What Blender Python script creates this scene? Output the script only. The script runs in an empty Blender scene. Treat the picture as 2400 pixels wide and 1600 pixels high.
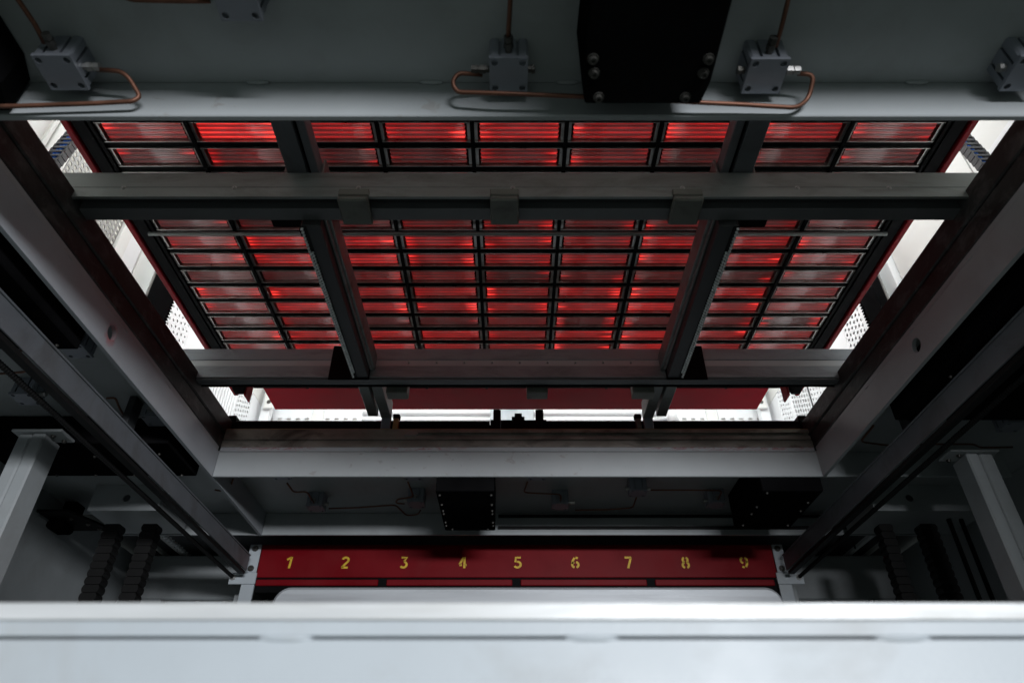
import bpy, bmesh, math, random
from mathutils import Vector, Matrix
random.seed(7)

# ------------------------------------------------------------------ camera, world, lamps, exposure
CZ = 1.30                                   # eye height; all heights below are measured from the eye
TH = math.atan(1150 / 1600)                 # upward tilt
CX = -0.02
sc = bpy.context.scene
cam = bpy.data.cameras.new("camera"); cam_o = bpy.data.objects.new("camera", cam)
sc.collection.objects.link(cam_o); sc.camera = cam_o
cam.sensor_width = 36; cam.lens = 24; cam.clip_start = 0.02; cam.clip_end = 60
cam_o.location = (CX, 0, CZ); cam_o.rotation_euler = (math.pi / 2 + TH, 0, math.radians(0.0))
cam.dof.use_dof = True; cam.dof.focus_distance = 2.35; cam.dof.aperture_fstop = 4.0

w = bpy.data.worlds.new("World"); sc.world = w; w.use_nodes = True
w.node_tree.nodes["Background"].inputs[0].default_value = (0.88, 1.0, 0.98, 1)
w.node_tree.nodes["Background"].inputs[1].default_value = 0.13


def area_lamp(name, loc, aim, sx, sy, power, col):
    l = bpy.data.lights.new(name, 'AREA'); l.shape = 'RECTANGLE'; l.size = sx; l.size_y = sy
    l.energy = power; l.color = col
    o = bpy.data.objects.new(name, l); sc.collection.objects.link(o)
    o.location = (loc[0], loc[1], loc[2] + CZ)
    d = Vector((aim[0] - loc[0], aim[1] - loc[1], aim[2] - loc[2]))
    o.rotation_euler = d.to_track_quat('-Z', 'Y').to_euler()
    return o


area_lamp("enclosure_lamp", (-1.42, 1.9, 2.85), (-1.42, 1.9, 1.2), 0.3, 2.8, 30, (0.94, 1.0, 0.98))
area_lamp("enclosure_lamp", (1.42, 1.9, 2.85), (1.42, 1.9, 1.2), 0.3, 2.8, 30, (0.94, 1.0, 0.98))
area_lamp("enclosure_lamp", (0.0, 3.3, 2.8), (0.0, 3.6, 1.5), 2.6, 0.3, 26, (0.94, 1.0, 0.98))
area_lamp("added_cavity_light", (-1.758, 1.9, 2.9), (-1.758, 1.9, 1.5), 0.06, 0.5, 26, (1.0, 0.97, 0.9))  # unseen light added in the left wall cavity to brighten the panel holes
area_lamp("hall_lamp", (1.1, -1.5, 1.7), (0.25, 0.5, 0.1), 1.0, 0.8, 9, (0.92, 0.97, 1.0))
area_lamp("hall_window", (1.5, -4.5, 0.77), (-1.6, -0.9, 0.93), 2.6, 0.46, 330, (0.95, 0.965, 1.0))

sc.view_settings.view_transform = 'Standard'; sc.view_settings.look = 'None'
sc.view_settings.exposure = 0.0; sc.view_settings.gamma = 1.0
sc.render.engine = 'CYCLES'
sc.cycles.max_bounces = 7; sc.cycles.diffuse_bounces = 4; sc.cycles.glossy_bounces = 4
sc.cycles.sample_clamp_indirect = 4.0
sc.cycles.caustics_reflective = False; sc.cycles.caustics_refractive = False
sc.cycles.use_denoising = True


# ------------------------------------------------------------------ materials
class NT:
    def __init__(s, name):
        s.m = bpy.data.materials.new(name); s.m.use_nodes = True
        s.t = s.m.node_tree; s.b = s.t.nodes["Principled BSDF"]

    def n(s, kind, **kw):
        nd = s.t.nodes.new(kind)
        for k, v in kw.items(): setattr(nd, k, v)
        return nd

    def l(s, a, b): s.t.links.new(a, b)

    def math(s, op, a, b=None, c=None, clamp=False):
        nd = s.n('ShaderNodeMath', operation=op, use_clamp=clamp)
        for i, v in enumerate((a, b, c)):
            if v is None: continue
            if isinstance(v, (int, float)): nd.inputs[i].default_value = v
            else: s.l(v, nd.inputs[i])
        return nd.outputs[0]

    def mix(s, fac, a, b):
        nd = s.n('ShaderNodeMix', data_type='RGBA')
        for i, v in ((0, fac), (6, a), (7, b)):
            if isinstance(v, (int, float)): nd.inputs[i].default_value = v
            elif isinstance(v, tuple): nd.inputs[i].default_value = (*v, 1)
            else: s.l(v, nd.inputs[i])
        return nd.outputs[2]

    def noise(s, vec, scale, detail=4, rough=0.55, dist=0.0):
        nd = s.n('ShaderNodeTexNoise'); s.l(vec, nd.inputs['Vector'])
        nd.inputs['Scale'].default_value = scale; nd.inputs['Detail'].default_value = detail
        nd.inputs['Roughness'].default_value = rough; nd.inputs['Distortion'].default_value = dist
        return nd.outputs[0]

    def ramp(s, v, lo, hi):
        nd = s.n('ShaderNodeMapRange'); s.l(v, nd.inputs[0])
        nd.inputs[1].default_value = lo; nd.inputs[2].default_value = hi
        return nd.outputs[0]

    def pos(s, scale=(1, 1, 1)):
        g = s.n('ShaderNodeNewGeometry'); mp = s.n('ShaderNodeMapping'); mp.inputs['Scale'].default_value = scale
        s.l(g.outputs['Position'], mp.inputs['Vector']); return mp.outputs[0]


def surf(name, col, rough=0.45, metal=0.0, spec=0.5, var=0.12, vscale=6, stretch=(1, 1, 1),
         dirt=None, dirt_amt=0.0, dirt_scale=3, bump=0.0, bscale=300, coat=0.0):
    k = NT(name); b = k.b
    v = k.pos(stretch)
    n1 = k.noise(v, vscale, 5)
    f = k.ramp(n1, 0.3, 0.7)
    lo = tuple(c * (1 - var) for c in col); hi = tuple(min(1, c * (1 + var)) for c in col)
    c = k.mix(f, lo, hi)
    r = k.math('MULTIPLY_ADD', f, 0.16, rough - 0.08)
    if dirt:
        dm = k.ramp(k.noise(v, dirt_scale, 7, 0.65, 0.6), 0.5, 0.68)
        dm = k.math('MULTIPLY', dm, dirt_amt)
        c = k.mix(dm, c, dirt); r = k.math('ADD', r, k.math('MULTIPLY', dm, 0.2))
    k.l(c, b.inputs['Base Color']); k.l(r, b.inputs['Roughness'])
    b.inputs['Metallic'].default_value = metal; b.inputs['Specular IOR Level'].default_value = spec
    b.inputs['Coat Weight'].default_value = coat
    if bump:
        bp = k.n('ShaderNodeBump'); bp.inputs['Strength'].default_value = bump; bp.inputs['Distance'].default_value = 0.001
        k.l(k.noise(v, bscale, 3), bp.inputs['Height']); k.l(bp.outputs[0], b.inputs['Normal'])
    return k.m


M = {}
M['grey'] = surf('grey_paint', (0.335, 0.36, 0.372), 0.42, var=0.07, dirt=(0.16, 0.14, 0.11), dirt_amt=0.14, dirt_scale=9, bump=0.25, bscale=420)
M['pale'] = surf('pale_paint', (0.44, 0.485, 0.52), 0.45, var=0.05, dirt=(0.3, 0.28, 0.25), dirt_amt=0.25, dirt_scale=7, bump=0.2)
M['dark'] = surf('dark_paint', (0.032, 0.034, 0.036), 0.5, var=0.2)
M['black'] = surf('black_steel', (0.0045, 0.0045, 0.005), 0.6, var=0.3, spec=0.06)
M['matte_black'] = surf('matte_black', (0.006, 0.006, 0.0065), 0.7, var=0.3, spec=0.0)
M['crimson'] = surf('crimson_sheet', (0.34, 0.002, 0.014), 0.45, spec=0.1, var=0.10)
M['railgrey'] = surf('rail_grey', (0.13, 0.14, 0.155), 0.45, var=0.1, dirt=(0.06, 0.055, 0.05), dirt_amt=0.5, dirt_scale=6)
M['block'] = surf('block_grey', (0.11, 0.115, 0.10), 0.5, var=0.15, dirt=(0.04, 0.035, 0.03), dirt_amt=0.5, dirt_scale=14)
M['web'] = surf('web_grey', (0.10, 0.105, 0.11), 0.45, var=0.15)
M['galv_and_shade'] = surf('galvanised_and_shade', (0.27, 0.27, 0.26), 0.5, var=0.06)  # rack guide metal, also a white panel with shade put into its colour
M['stain'] = surf('stained_rail', (0.26, 0.245, 0.22), 0.45, metal=0.35, var=0.35, vscale=11, stretch=(0.7, 1, 1.5), dirt=(0.035, 0.028, 0.022), dirt_amt=0.75, dirt_scale=8, bump=0.3, bscale=80)
M['rubber'] = surf('black_rubber', (0.008, 0.008, 0.008), 0.6, var=0.2, spec=0.2)
M['alu'] = surf('aluminium_profile', (0.205, 0.222, 0.218), 0.42, metal=0.45, var=0.06, vscale=3, stretch=(0.6, 2, 2), dirt=(0.09, 0.085, 0.075), dirt_amt=0.55, dirt_scale=6, bump=0.15, bscale=200)
M['alu_dirty'] = surf('grimy_aluminium', (0.026, 0.026, 0.025), 0.55, metal=0.0, spec=0.3, var=0.5, vscale=9, stretch=(1, 1, 1.6), dirt=(0.13, 0.13, 0.125), dirt_amt=0.6, dirt_scale=14, bump=0.8, bscale=70)
M['alu_bright'] = surf('bright_aluminium', (0.62, 0.64, 0.65), 0.42, metal=0.15, var=0.12, vscale=7, stretch=(0.6, 6, 6), dirt=(0.40, 0.40, 0.37), dirt_amt=0.7, dirt_scale=4.5)
M['mould'] = surf('brushed_mould', (0.50, 0.53, 0.56), 0.45, metal=0.25, var=0.10, vscale=4, stretch=(0.4, 1, 9), dirt=(0.3, 0.31, 0.33), dirt_amt=0.4)
M['cyl'] = surf('anodised_grey', (0.25, 0.27, 0.31), 0.42, metal=0.35, var=0.08, bump=0.15)
M['copper'] = surf('copper', (0.155, 0.070, 0.045), 0.5, metal=0.6, var=0.35, vscale=18)
M['zinc'] = surf('zinc', (0.34, 0.34, 0.33), 0.42, metal=0.7, var=0.1, vscale=40)
M['steelbolt'] = surf('bolt_steel', (0.11, 0.108, 0.10), 0.42, metal=0.8, var=0.2, vscale=60)
M['brass'] = surf('brass', (0.34, 0.25, 0.11), 0.45, metal=0.4, var=0.25, vscale=30)
M['red'] = surf('red_paint', (0.17, 0.0015, 0.006), 0.42, spec=0.16, var=0.12, dirt=(0.16, 0.01, 0.012), dirt_amt=0.4, dirt_scale=4, bump=0.1)
M['yellow'] = surf('yellow_paint', (0.70, 0.46, 0.03), 0.5, var=0.25, vscale=60)
M['white'] = surf('white_panel', (0.74, 0.74, 0.72), 0.5, var=0.05, vscale=2, bump=0.1)
M['whiteb'] = surf('white_panel_cool', (0.80, 0.81, 0.83), 0.4, var=0.04, vscale=2)
M['blue'] = surf('blue_cable', (0.01, 0.16, 0.75), 0.35, var=0.2, vscale=30)
M['chain'] = surf('chain_plastic', (0.05, 0.051, 0.058), 0.5, var=0.2, vscale=40)
M['quartz_rim'] = surf('element_rim', (0.45, 0.44, 0.42), 0.35, metal=0.85, var=0.3, vscale=25)
M['floor'] = surf('painted_floor', (0.14, 0.165, 0.145), 0.6, var=0.2, vscale=3)
M['alu_brightened'] = surf('aluminium_profile_brightened', (0.33, 0.36, 0.39), 0.42, metal=0.4, var=0.06, vscale=3, stretch=(0.6, 2, 2), dirt=(0.13, 0.12, 0.11), dirt_amt=0.5, dirt_scale=6, bump=0.15, bscale=200)  # copy of the aluminium profile, brightened in place of light missing at the far bar
M['groove'] = surf('polished_groove', (0.52, 0.54, 0.56), 0.35, metal=0.3, var=0.06, vscale=3)
M['peg'] = surf('belt_peg', (0.85, 0.90, 0.92), 0.3, var=0.15, vscale=90)


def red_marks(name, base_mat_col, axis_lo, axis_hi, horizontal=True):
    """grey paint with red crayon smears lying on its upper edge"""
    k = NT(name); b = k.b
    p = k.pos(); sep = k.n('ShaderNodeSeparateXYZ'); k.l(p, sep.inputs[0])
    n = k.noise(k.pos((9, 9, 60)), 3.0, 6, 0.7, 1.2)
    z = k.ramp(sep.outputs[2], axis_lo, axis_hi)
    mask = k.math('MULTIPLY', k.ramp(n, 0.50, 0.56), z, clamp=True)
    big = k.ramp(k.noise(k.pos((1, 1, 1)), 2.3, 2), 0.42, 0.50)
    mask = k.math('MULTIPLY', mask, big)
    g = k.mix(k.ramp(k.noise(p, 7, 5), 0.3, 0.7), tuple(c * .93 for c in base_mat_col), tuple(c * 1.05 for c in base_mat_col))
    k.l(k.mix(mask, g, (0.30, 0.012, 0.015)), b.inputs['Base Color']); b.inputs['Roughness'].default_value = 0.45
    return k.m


def scuffed(name, col):
    k = NT(name); b = k.b; p = k.pos()
    base = k.mix(k.ramp(k.noise(p, 6, 5), 0.3, 0.7), tuple(c * .95 for c in col), tuple(c * 1.04 for c in col))
    blot = k.math('MULTIPLY', k.ramp(k.noise(k.pos((1, 1, 1.3)), 26, 3, 0.5, 0.4), 0.63, 0.70), k.ramp(k.noise(p, 3.1, 1), 0.48, 0.58))
    base = k.mix(k.math('MULTIPLY', blot, 0.3), base, (0.17, 0.14, 0.10))
    scr = k.ramp(k.noise(k.pos((3, 3, 120)), 6, 3, 0.6), 0.70, 0.76)
    base = k.mix(k.math('MULTIPLY', scr, 0.35), base, (0.55, 0.57, 0.58))
    k.l(base, b.inputs['Base Color']); k.l(k.math('MULTIPLY_ADD', blot, 0.2, 0.42), b.inputs['Roughness'])
    return k.m


M['grey_scuffed'] = scuffed('grey_paint_scuffed', (0.335, 0.36, 0.372))
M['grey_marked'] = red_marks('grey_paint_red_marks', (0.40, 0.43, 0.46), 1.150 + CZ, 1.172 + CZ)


def flange_tinge():
    """grey paint with one red tinge round the bored hole"""
    k = NT('grey_paint_red_tinge'); b = k.b
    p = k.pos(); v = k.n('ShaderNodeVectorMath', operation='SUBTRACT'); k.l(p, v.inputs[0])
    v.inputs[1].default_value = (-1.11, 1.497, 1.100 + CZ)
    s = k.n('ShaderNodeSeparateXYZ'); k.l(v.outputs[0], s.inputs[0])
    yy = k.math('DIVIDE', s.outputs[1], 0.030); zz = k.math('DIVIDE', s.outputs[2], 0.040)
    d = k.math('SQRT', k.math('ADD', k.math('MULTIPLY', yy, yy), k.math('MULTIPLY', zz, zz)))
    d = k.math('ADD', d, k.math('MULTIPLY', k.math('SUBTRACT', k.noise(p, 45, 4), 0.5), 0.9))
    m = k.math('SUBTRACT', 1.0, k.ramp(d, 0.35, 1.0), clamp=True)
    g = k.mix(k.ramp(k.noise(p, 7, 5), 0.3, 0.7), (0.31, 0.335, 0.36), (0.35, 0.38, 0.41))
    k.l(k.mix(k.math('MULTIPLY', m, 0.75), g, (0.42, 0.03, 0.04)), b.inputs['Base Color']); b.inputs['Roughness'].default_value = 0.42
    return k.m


M['grey_tinged'] = flange_tinge()


def quartz_mat():
    k = NT('glowing_quartz'); b = k.b
    oi = k.n('ShaderNodeObjectInfo'); tc = k.n('ShaderNodeTexCoord')
    sep = k.n('ShaderNodeSeparateXYZ'); k.l(tc.outputs['Object'], sep.inputs[0])
    x, y = sep.outputs[0], sep.outputs[1]
    cs = k.n('ShaderNodeSeparateColor'); k.l(oi.outputs['Color'], cs.inputs[0])
    level, hl, hr = cs.outputs[0], cs.outputs[1], cs.outputs[2]
    seed = k.math('MULTIPLY', oi.outputs['Random'], 173.0)
    P = 0.01475
    yn = k.math('DIVIDE', y, P)
    idx = k.math('FLOOR', k.math('ADD', yn, 10.0))
    fr = k.math('SUBTRACT', k.math('FRACT', k.math('ADD', yn, 10.0)), 0.5)
    fil = k.math('POWER', k.math('ADD', 0.5, k.math('MULTIPLY', k.math('COSINE', k.math('MULTIPLY', fr, 6.2832)), 0.5)), 2.4)

    def vnoise(xs, off, sc_, det=2):
        cv = k.n('ShaderNodeCombineXYZ'); k.l(k.math('MULTIPLY', x, xs), cv.inputs[0])
        k.l(k.math('MULTIPLY_ADD', idx, 3.7, off), cv.inputs[1]); k.l(seed, cv.inputs[2])
        return k.noise(cv.outputs[0], sc_, det)
    body = k.ramp(vnoise(7, 1.0, 1.6), 0.36, 0.66)
    fine = k.math('MULTIPLY_ADD', vnoise(30, 9.0, 2.0), 0.3, 0.85)
    rl = k.ramp(vnoise(0.0, 21.0, 5.0, 0), 0.42, 0.62); rr = k.ramp(vnoise(0.0, 47.0, 5.0, 0), 0.42, 0.62)
    wob = k.math('MULTIPLY', k.math('SUBTRACT', vnoise(20, 33.0, 2.0), 0.5), 0.03)
    xe = k.math('ADD', x, wob)
    el = k.math('MULTIPLY', k.math('MULTIPLY', k.ramp(xe, -0.070, -0.104), rl), hl)
    er = k.math('MULTIPLY', k.math('MULTIPLY', k.ramp(xe, 0.062, 0.100), rr), hr)
    core = k.math('MULTIPLY', k.math('MULTIPLY_ADD', body, 0.55, 0.48), level)
    s = k.math('ADD', k.math('MULTIPLY', core, fine), k.math('MULTIPLY', k.math('ADD', el, er), 1.3))
    s = k.math('MULTIPLY', s, k.math('MULTIPLY_ADD', fil, 0.95, 0.20))
    st = k.math('ADD', s, k.math('MULTIPLY', level, 0.05))
    col = k.mix(k.ramp(s, 0.35, 1.3), (1.0, 0.012, 0.014), (1.0, 0.05, 0.035))
    k.l(col, b.inputs['Emission Color']); k.l(st, b.inputs['Emission Strength'])
    b.inputs['Base Color'].default_value = (0.27, 0.235, 0.235, 1)
    b.inputs['Roughness'].default_value = 0.16; b.inputs['Specular IOR Level'].default_value = 1.0
    b.inputs['Coat Weight'].default_value = 1.0; b.inputs['Coat Roughness'].default_value = 0.10
    return k.m


M['quartz'] = quartz_mat()

# ------------------------------------------------------------------ mesh helpers
COL = sc.collection


def link(o, parent=None):
    COL.objects.link(o)
    if parent is not None: o.parent = parent
    return o


def thing(name, loc, label, cat, group=None):
    o = bpy.data.objects.new(name, None); COL.objects.link(o)
    o.empty_display_size = 0.05
    o.location = (loc[0], loc[1], loc[2] + CZ)
    o['label'] = label; o['category'] = cat
    if group: o['group'] = group
    return o


def wloc(p):
    v = Vector((0, 0, 0))
    while p is not None: v = v + p.location; p = p.parent
    return v


def mesh(name, verts, faces, mat, parent=None, smooth=False, bevel=0.0, origin=None):
    vs = [Vector((v[0], v[1], v[2] + CZ)) for v in verts]
    if origin is None:
        lo = [min(v[i] for v in vs) for i in range(3)]; hi = [max(v[i] for v in vs) for i in range(3)]
        o0 = Vector(((lo[0] + hi[0]) / 2, (lo[1] + hi[1]) / 2, lo[2]))
    else: o0 = Vector((origin[0], origin[1], origin[2] + CZ))
    me = bpy.data.meshes.new(name)
    me.from_pydata([v - o0 for v in vs], [], faces)
    if bevel:
        bm = bmesh.new(); bm.from_mesh(me)
        ed = [e for e in bm.edges if len(e.link_faces) == 2 and e.calc_face_angle(0) > 0.6]
        bmesh.ops.bevel(bm, geom=ed, offset=bevel, segments=1, affect='EDGES', clamp_overlap=True)
        bm.to_mesh(me); bm.free()
    if smooth:
        for p in me.polygons: p.use_smooth = True
    me.materials.append(M[mat] if isinstance(mat, str) else mat)
    o = bpy.data.objects.new(name, me)
    o.location = o0 - wloc(parent) if parent is not None else o0
    return link(o, parent)


def tag(o, label, cat=None, group=None, kind=None):
    if label: o['label'] = label
    if cat: o['category'] = cat
    if group: o['group'] = group
    if kind: o['kind'] = kind
    return o


BF = [(0, 3, 2, 1), (4, 5, 6, 7), (0, 1, 5, 4), (1, 2, 6, 5), (2, 3, 7, 6), (3, 0, 4, 7)]


def boxgeo(boxes):
    V, F = [], []
    for (x0, x1, y0, y1, z0, z1) in boxes:
        b = len(V)
        V += [(x0, y0, z0), (x1, y0, z0), (x1, y1, z0), (x0, y1, z0), (x0, y0, z1), (x1, y0, z1), (x1, y1, z1), (x0, y1, z1)]
        F += [tuple(b + i for i in f) for f in BF]
    return V, F


def box(name, b, mat, parent=None, bevel=0.0015):
    V, F = boxgeo(b if isinstance(b, list) else [b])
    return mesh(name, V, F, mat, parent, bevel=bevel)


def prism(name, poly, mat, parent=None, bevel=0.0, axis='z', a=0.0, b=0.0):
    """poly in the plane normal to axis, extruded from a to b. axis z:(x,y) y:(x,z) x:(y,z)"""
    mk = {'z': lambda u, v, t: (u, v, t), 'y': lambda u, v, t: (u, t, v), 'x': lambda u, v, t: (t, u, v)}[axis]
    n = len(poly)
    V = [mk(u, v, a) for u, v in poly] + [mk(u, v, b) for u, v in poly]
    F = [tuple(range(n - 1, -1, -1)), tuple(range(n, 2 * n))] + [(i, (i + 1) % n, n + (i + 1) % n, n + i) for i in range(n)]
    o = mesh(name, V, F, mat, parent)
    bm = bmesh.new(); bm.from_mesh(o.data); bmesh.ops.recalc_face_normals(bm, faces=bm.faces)
    if bevel:
        ed = [e for e in bm.edges if e.calc_face_angle(0) > 0.6]
        bmesh.ops.bevel(bm, geom=ed, offset=bevel, segments=1, affect='EDGES', clamp_overlap=True)
    bm.to_mesh(o.data); bm.free()
    return o


def lathe_geo(prof, p0, axis, n=12):
    """prof: [(t, r)] along unit axis from p0"""
    ax = Vector(axis).normalized(); up = Vector((0, 0, 1)) if abs(ax.z) < 0.9 else Vector((1, 0, 0))
    e1 = ax.cross(up).normalized(); e2 = ax.cross(e1)
    V, F = [], []
    p0 = Vector(p0)
    for (t, r) in prof:
        for i in range(n):
            a = 2 * math.pi * i / n
            V.append(tuple(p0 + ax * t + e1 * (r * math.cos(a)) + e2 * (r * math.sin(a))))
    for j in range(len(prof) - 1):
        for i in range(n):
            F.append((j * n + i, j * n + (i + 1) % n, (j + 1) * n + (i + 1) % n, (j + 1) * n + i))
    F.append(tuple(range(n - 1, -1, -1))); F.append(tuple(range((len(prof) - 1) * n, len(prof) * n)))
    return V, F


def lathe(name, prof, p0, axis, mat, parent=None, n=12, smooth=False):
    V, F = lathe_geo(prof, p0, axis, n)
    return mesh(name, V, F, mat, parent, smooth=smooth)


def bolt(p, axis, parent, r=0.007, h=0.006, mat='steelbolt', name='bolt'):
    return lathe(name, [(0, r * 1.45), (h * .25, r * 1.45), (h * .25, r), (h, r * .96), (h, r * .5), (h * .55, r * .45)], p, axis, mat, parent, n=10)


def fillet(pts, r):
    pts = [Vector(p) for p in pts]; out = [pts[0]]
    for i in range(1, len(pts) - 1):
        a, b, c = pts[i - 1], pts[i], pts[i + 1]
        d1, d2 = (a - b), (c - b); k = min(r, d1.length * .45, d2.length * .45)
        s, e = b + d1.normalized() * k, b + d2.normalized() * k
        for q in range(6):
            t = q / 5; out.append(s.lerp(b, t).lerp(b.lerp(e, t), t))
    out.append(pts[-1]); return out


def tube(name, pts, r, mat, parent=None, fr=0.02, n=8):
    P = fillet(pts, fr); V, F = [], []
    prev = None
    for i, p in enumerate(P):
        t = (P[min(i + 1, len(P) - 1)] - P[max(i - 1, 0)]).normalized()
        if prev is None:
            up = Vector((0, 0, 1)) if abs(t.z) < .9 else Vector((1, 0, 0)); e1 = t.cross(up).normalized()
        else: e1 = (prev - t * prev.dot(t)).normalized()
        prev = e1; e2 = t.cross(e1)
        for j in range(n):
            a = 2 * math.pi * j / n; V.append(tuple(p + e1 * (r * math.cos(a)) + e2 * (r * math.sin(a))))
    m = len(P)
    for i in range(m - 1):
        for j in range(n): F.append((i * n + j, i * n + (j + 1) % n, (i + 1) * n + (j + 1) % n, (i + 1) * n + j))
    F.append(tuple(range(n - 1, -1, -1))); F.append(tuple(range((m - 1) * n, m * n)))
    return mesh(name, V, F, mat, parent, smooth=True)


def plate_holes(name, us, vs, hole, fn, thick, mat, parent=None, n=12):
    """us, vs: grid lines. hole(i,j)->(u,v,ru,rv) or None. fn(u,v,w)->xyz, w 0 front .. thick back"""
    V, F = [], []

    def add(u, v, w_): V.append(fn(u, v, w_)); return len(V) - 1
    for i in range(len(us) - 1):
        for j in range(len(vs) - 1):
            u0, u1, v0, v1 = us[i], us[i + 1], vs[j], vs[j + 1]
            h = hole(i, j)
            if h is None:
                for w_ in (0, thick): F.append((add(u0, v0, w_), add(u1, v0, w_), add(u1, v1, w_), add(u0, v1, w_)))
                continue
            cu, cv, ru, rv = h
            ring, outer = [], []
            for q in range(n):
                a = 2 * math.pi * (q + .5) / n; c, s = math.cos(a), math.sin(a)
                ring.append((cu + ru * c, cv + rv * s))
                m = 1 / max(abs(c), abs(s)); x, y = c * m, s * m
                outer.append((cu + (x * (u1 - cu) if x > 0 else -x * (u0 - cu)), cv + (y * (v1 - cv) if y > 0 else -y * (v0 - cv))))
            R, O = {}, {}
            for w_ in (0, thick):
                R[w_] = [add(*p, w_) for p in ring]; O[w_] = [add(*p, w_) for p in outer]
                cc = [add(u, v, w_) for u, v in ((u1, v1), (u0, v1), (u0, v0), (u1, v0))]
                for q in range(n):
                    q2 = (q + 1) % n
                    F.append((R[w_][q], R[w_][q2], O[w_][q2], O[w_][q]))
                    a0, a1 = 2 * math.pi * (q + .5) / n, 2 * math.pi * (q + 1.5) / n
                    for ci in range(4):
                        ca = math.pi / 4 + ci * math.pi / 2
                        if a0 < ca - 1e-6 < a1 - 1e-5 and abs(ca - a0) > 1e-4: F.append((O[w_][q], O[w_][q2], cc[ci]))
            for q in range(n):
                q2 = (q + 1) % n; F.append((R[0][q], R[0][q2], R[thick][q2], R[thick][q]))
    for (ua, ub, va, vb) in ((us[0], us[-1], vs[0], vs[0]), (us[0], us[-1], vs[-1], vs[-1]), (us[0], us[0], vs[0], vs[-1]), (us[-1], us[-1], vs[0], vs[-1])):
        F.append((add(ua, va, 0), add(ub, vb, 0), add(ub, vb, thick), add(ua, va, thick)))
    return mesh(name, V, F, mat, parent)


def bead(c, sx, sy, sz, parent, mat='grey'):
    V, F = [], []; nu, nv = 10, 5
    for j in range(nv + 1):
        b = -math.pi / 2 + math.pi * j / nv
        for i in range(nu):
            a = 2 * math.pi * i / nu
            V.append((c[0] + sx * math.cos(b) * math.cos(a), c[1] + sy * math.cos(b) * math.sin(a), c[2] + sz * math.sin(b)))
    for j in range(nv):
        for i in range(nu): F.append((j * nu + i, j * nu + (i + 1) % nu, (j + 1) * nu + (i + 1) % nu, (j + 1) * nu + i))
    return mesh('weld_bead', V, F, mat, parent, smooth=True)


def ray(px, py):                             # photograph pixel -> direction from the eye
    x = (px - 1200) / 1600; y = (800 - py) / 1600
    return x, math.cos(TH) - y * math.sin(TH), math.sin(TH) + y * math.cos(TH)


def PZ(px, py, Z):
    r = ray(px, py); t = Z / r[2]; return (r[0] * t + CX, r[1] * t, Z)


def PY(px, py, Y):
    r = ray(px, py); t = Y / r[1]; return (r[0] * t + CX, Y, r[2] * t)


# ------------------------------------------------------------------ setting
FL = -CZ
tag(box('floor', (-6, 6, -6, 6, FL - 0.05, FL), 'floor', None, 0), None, kind='structure')
# white upper enclosure: side walls, back wall, ceiling, front wall
XW = 1.70


def side_wall(sg):
    wl = box('side_wall', (sg * XW if sg > 0 else -XW - .02, sg * XW + .02 if sg > 0 else -XW, .05, 4.0, 2.32, 2.95), 'white', None, 0)
    tag(wl, None, kind='structure')
    segs = [(0.05, 1.555, 'white', 0.0), (1.612, 1.70, 'white', 0.0), (2.10, 2.165, 'white', .012), (2.17, 2.272, 'whiteb', 0.0),
            (2.278, 2.455, 'white', .004), (2.85, 3.18, 'whiteb', 0.0), (3.80, 4.0, 'whiteb', 0.0)]
    if sg > 0:
        segs = [(0.05, 1.70, 'white', 0.0), (1.705, 2.285, 'white', .0), (2.29, 2.62, 'whiteb', .03), (2.845, 3.00, 'whiteb', .0),
                (3.382, 3.40, 'whiteb', 0), (3.62, 3.66, 'whiteb', 0.0), (3.80, 4.0, 'whiteb', 0.0)]
    for (y0, y1, m, off) in segs:
        xa = XW - off
        box('panel', ((xa, XW + .02, y0, y1, 1.152, 2.318) if sg > 0 else (-XW - .02, -xa, y0, y1, 1.152, 2.318)), m, wl, 0.002)
    return wl


def perf_panel(sg, y0, y1, z0, z1, pitch, r, mat, wl, aspect=1.0, stagger=True):
    ny = max(1, round((y1 - y0) / pitch)); nz = max(1, round((z1 - z0) / pitch))
    us = [y0 + (y1 - y0) * i / ny for i in range(ny + 1)]; vs = [z0 + (z1 - z0) * j / nz for j in range(nz + 1)]

    def hole(i, j):
        cu, cv = (us[i] + us[i + 1]) / 2, (vs[j] + vs[j + 1]) / 2
        if stagger: cv += (pitch * .20 if i % 2 else -pitch * .20)
        return (cu, cv, r, r * aspect)
    fn = (lambda u, v, w_: (XW + w_, u, v)) if sg > 0 else (lambda u, v, w_: (-XW - w_, u, v))
    return plate_holes('perforated_panel', us, vs, hole, fn, 0.003, mat, wl, n=10)


wl = side_wall(-1)
perf_panel(-1, 1.702, 2.098, 1.90, 2.318, 0.0265, 0.0096, 'galv_and_shade', wl)  # grey stands in for shade on this white panel so its holes look bright
box('panel', (-XW - .02, -XW, 1.702, 2.098, 1.152, 1.898), 'white', wl, .002)
perf_panel(-1, 2.636, 2.848, 1.90, 2.318, 0.034, 0.008, 'whiteb', wl)
box('panel', (-XW - .02, -XW, 2.457, 2.848, 1.152, 1.898), 'whiteb', wl, .002)
box('panel', (-XW - .02, -XW, 2.457, 2.634, 1.902, 2.318), 'white', wl, .002)
for i in range(11):                          # ribbed panel
    y = 3.19 + i * 0.035
    box('rib', (-XW - .02, -XW + .016, y, y + .018, 1.152, 2.318), 'whiteb', wl, .004)
box('panel', (-XW - .02, -XW - .002, 3.182, 3.56, 1.152, 2.318), 'white', wl, .002)
perf_panel(-1, 3.562, 3.798, 1.90, 2.318, 0.033, 0.009, 'whiteb', wl)
box('panel', (-XW - .02, -XW, 3.562, 3.798, 1.152, 1.898), 'whiteb', wl, .002)
box('batten', [(-XW, -XW + .012, 1.556, 1.576, 1.152, 2.318), (-XW, -XW + .018, 1.580, 1.610, 1.152, 2.318)], 'white', wl, .002)
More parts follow.
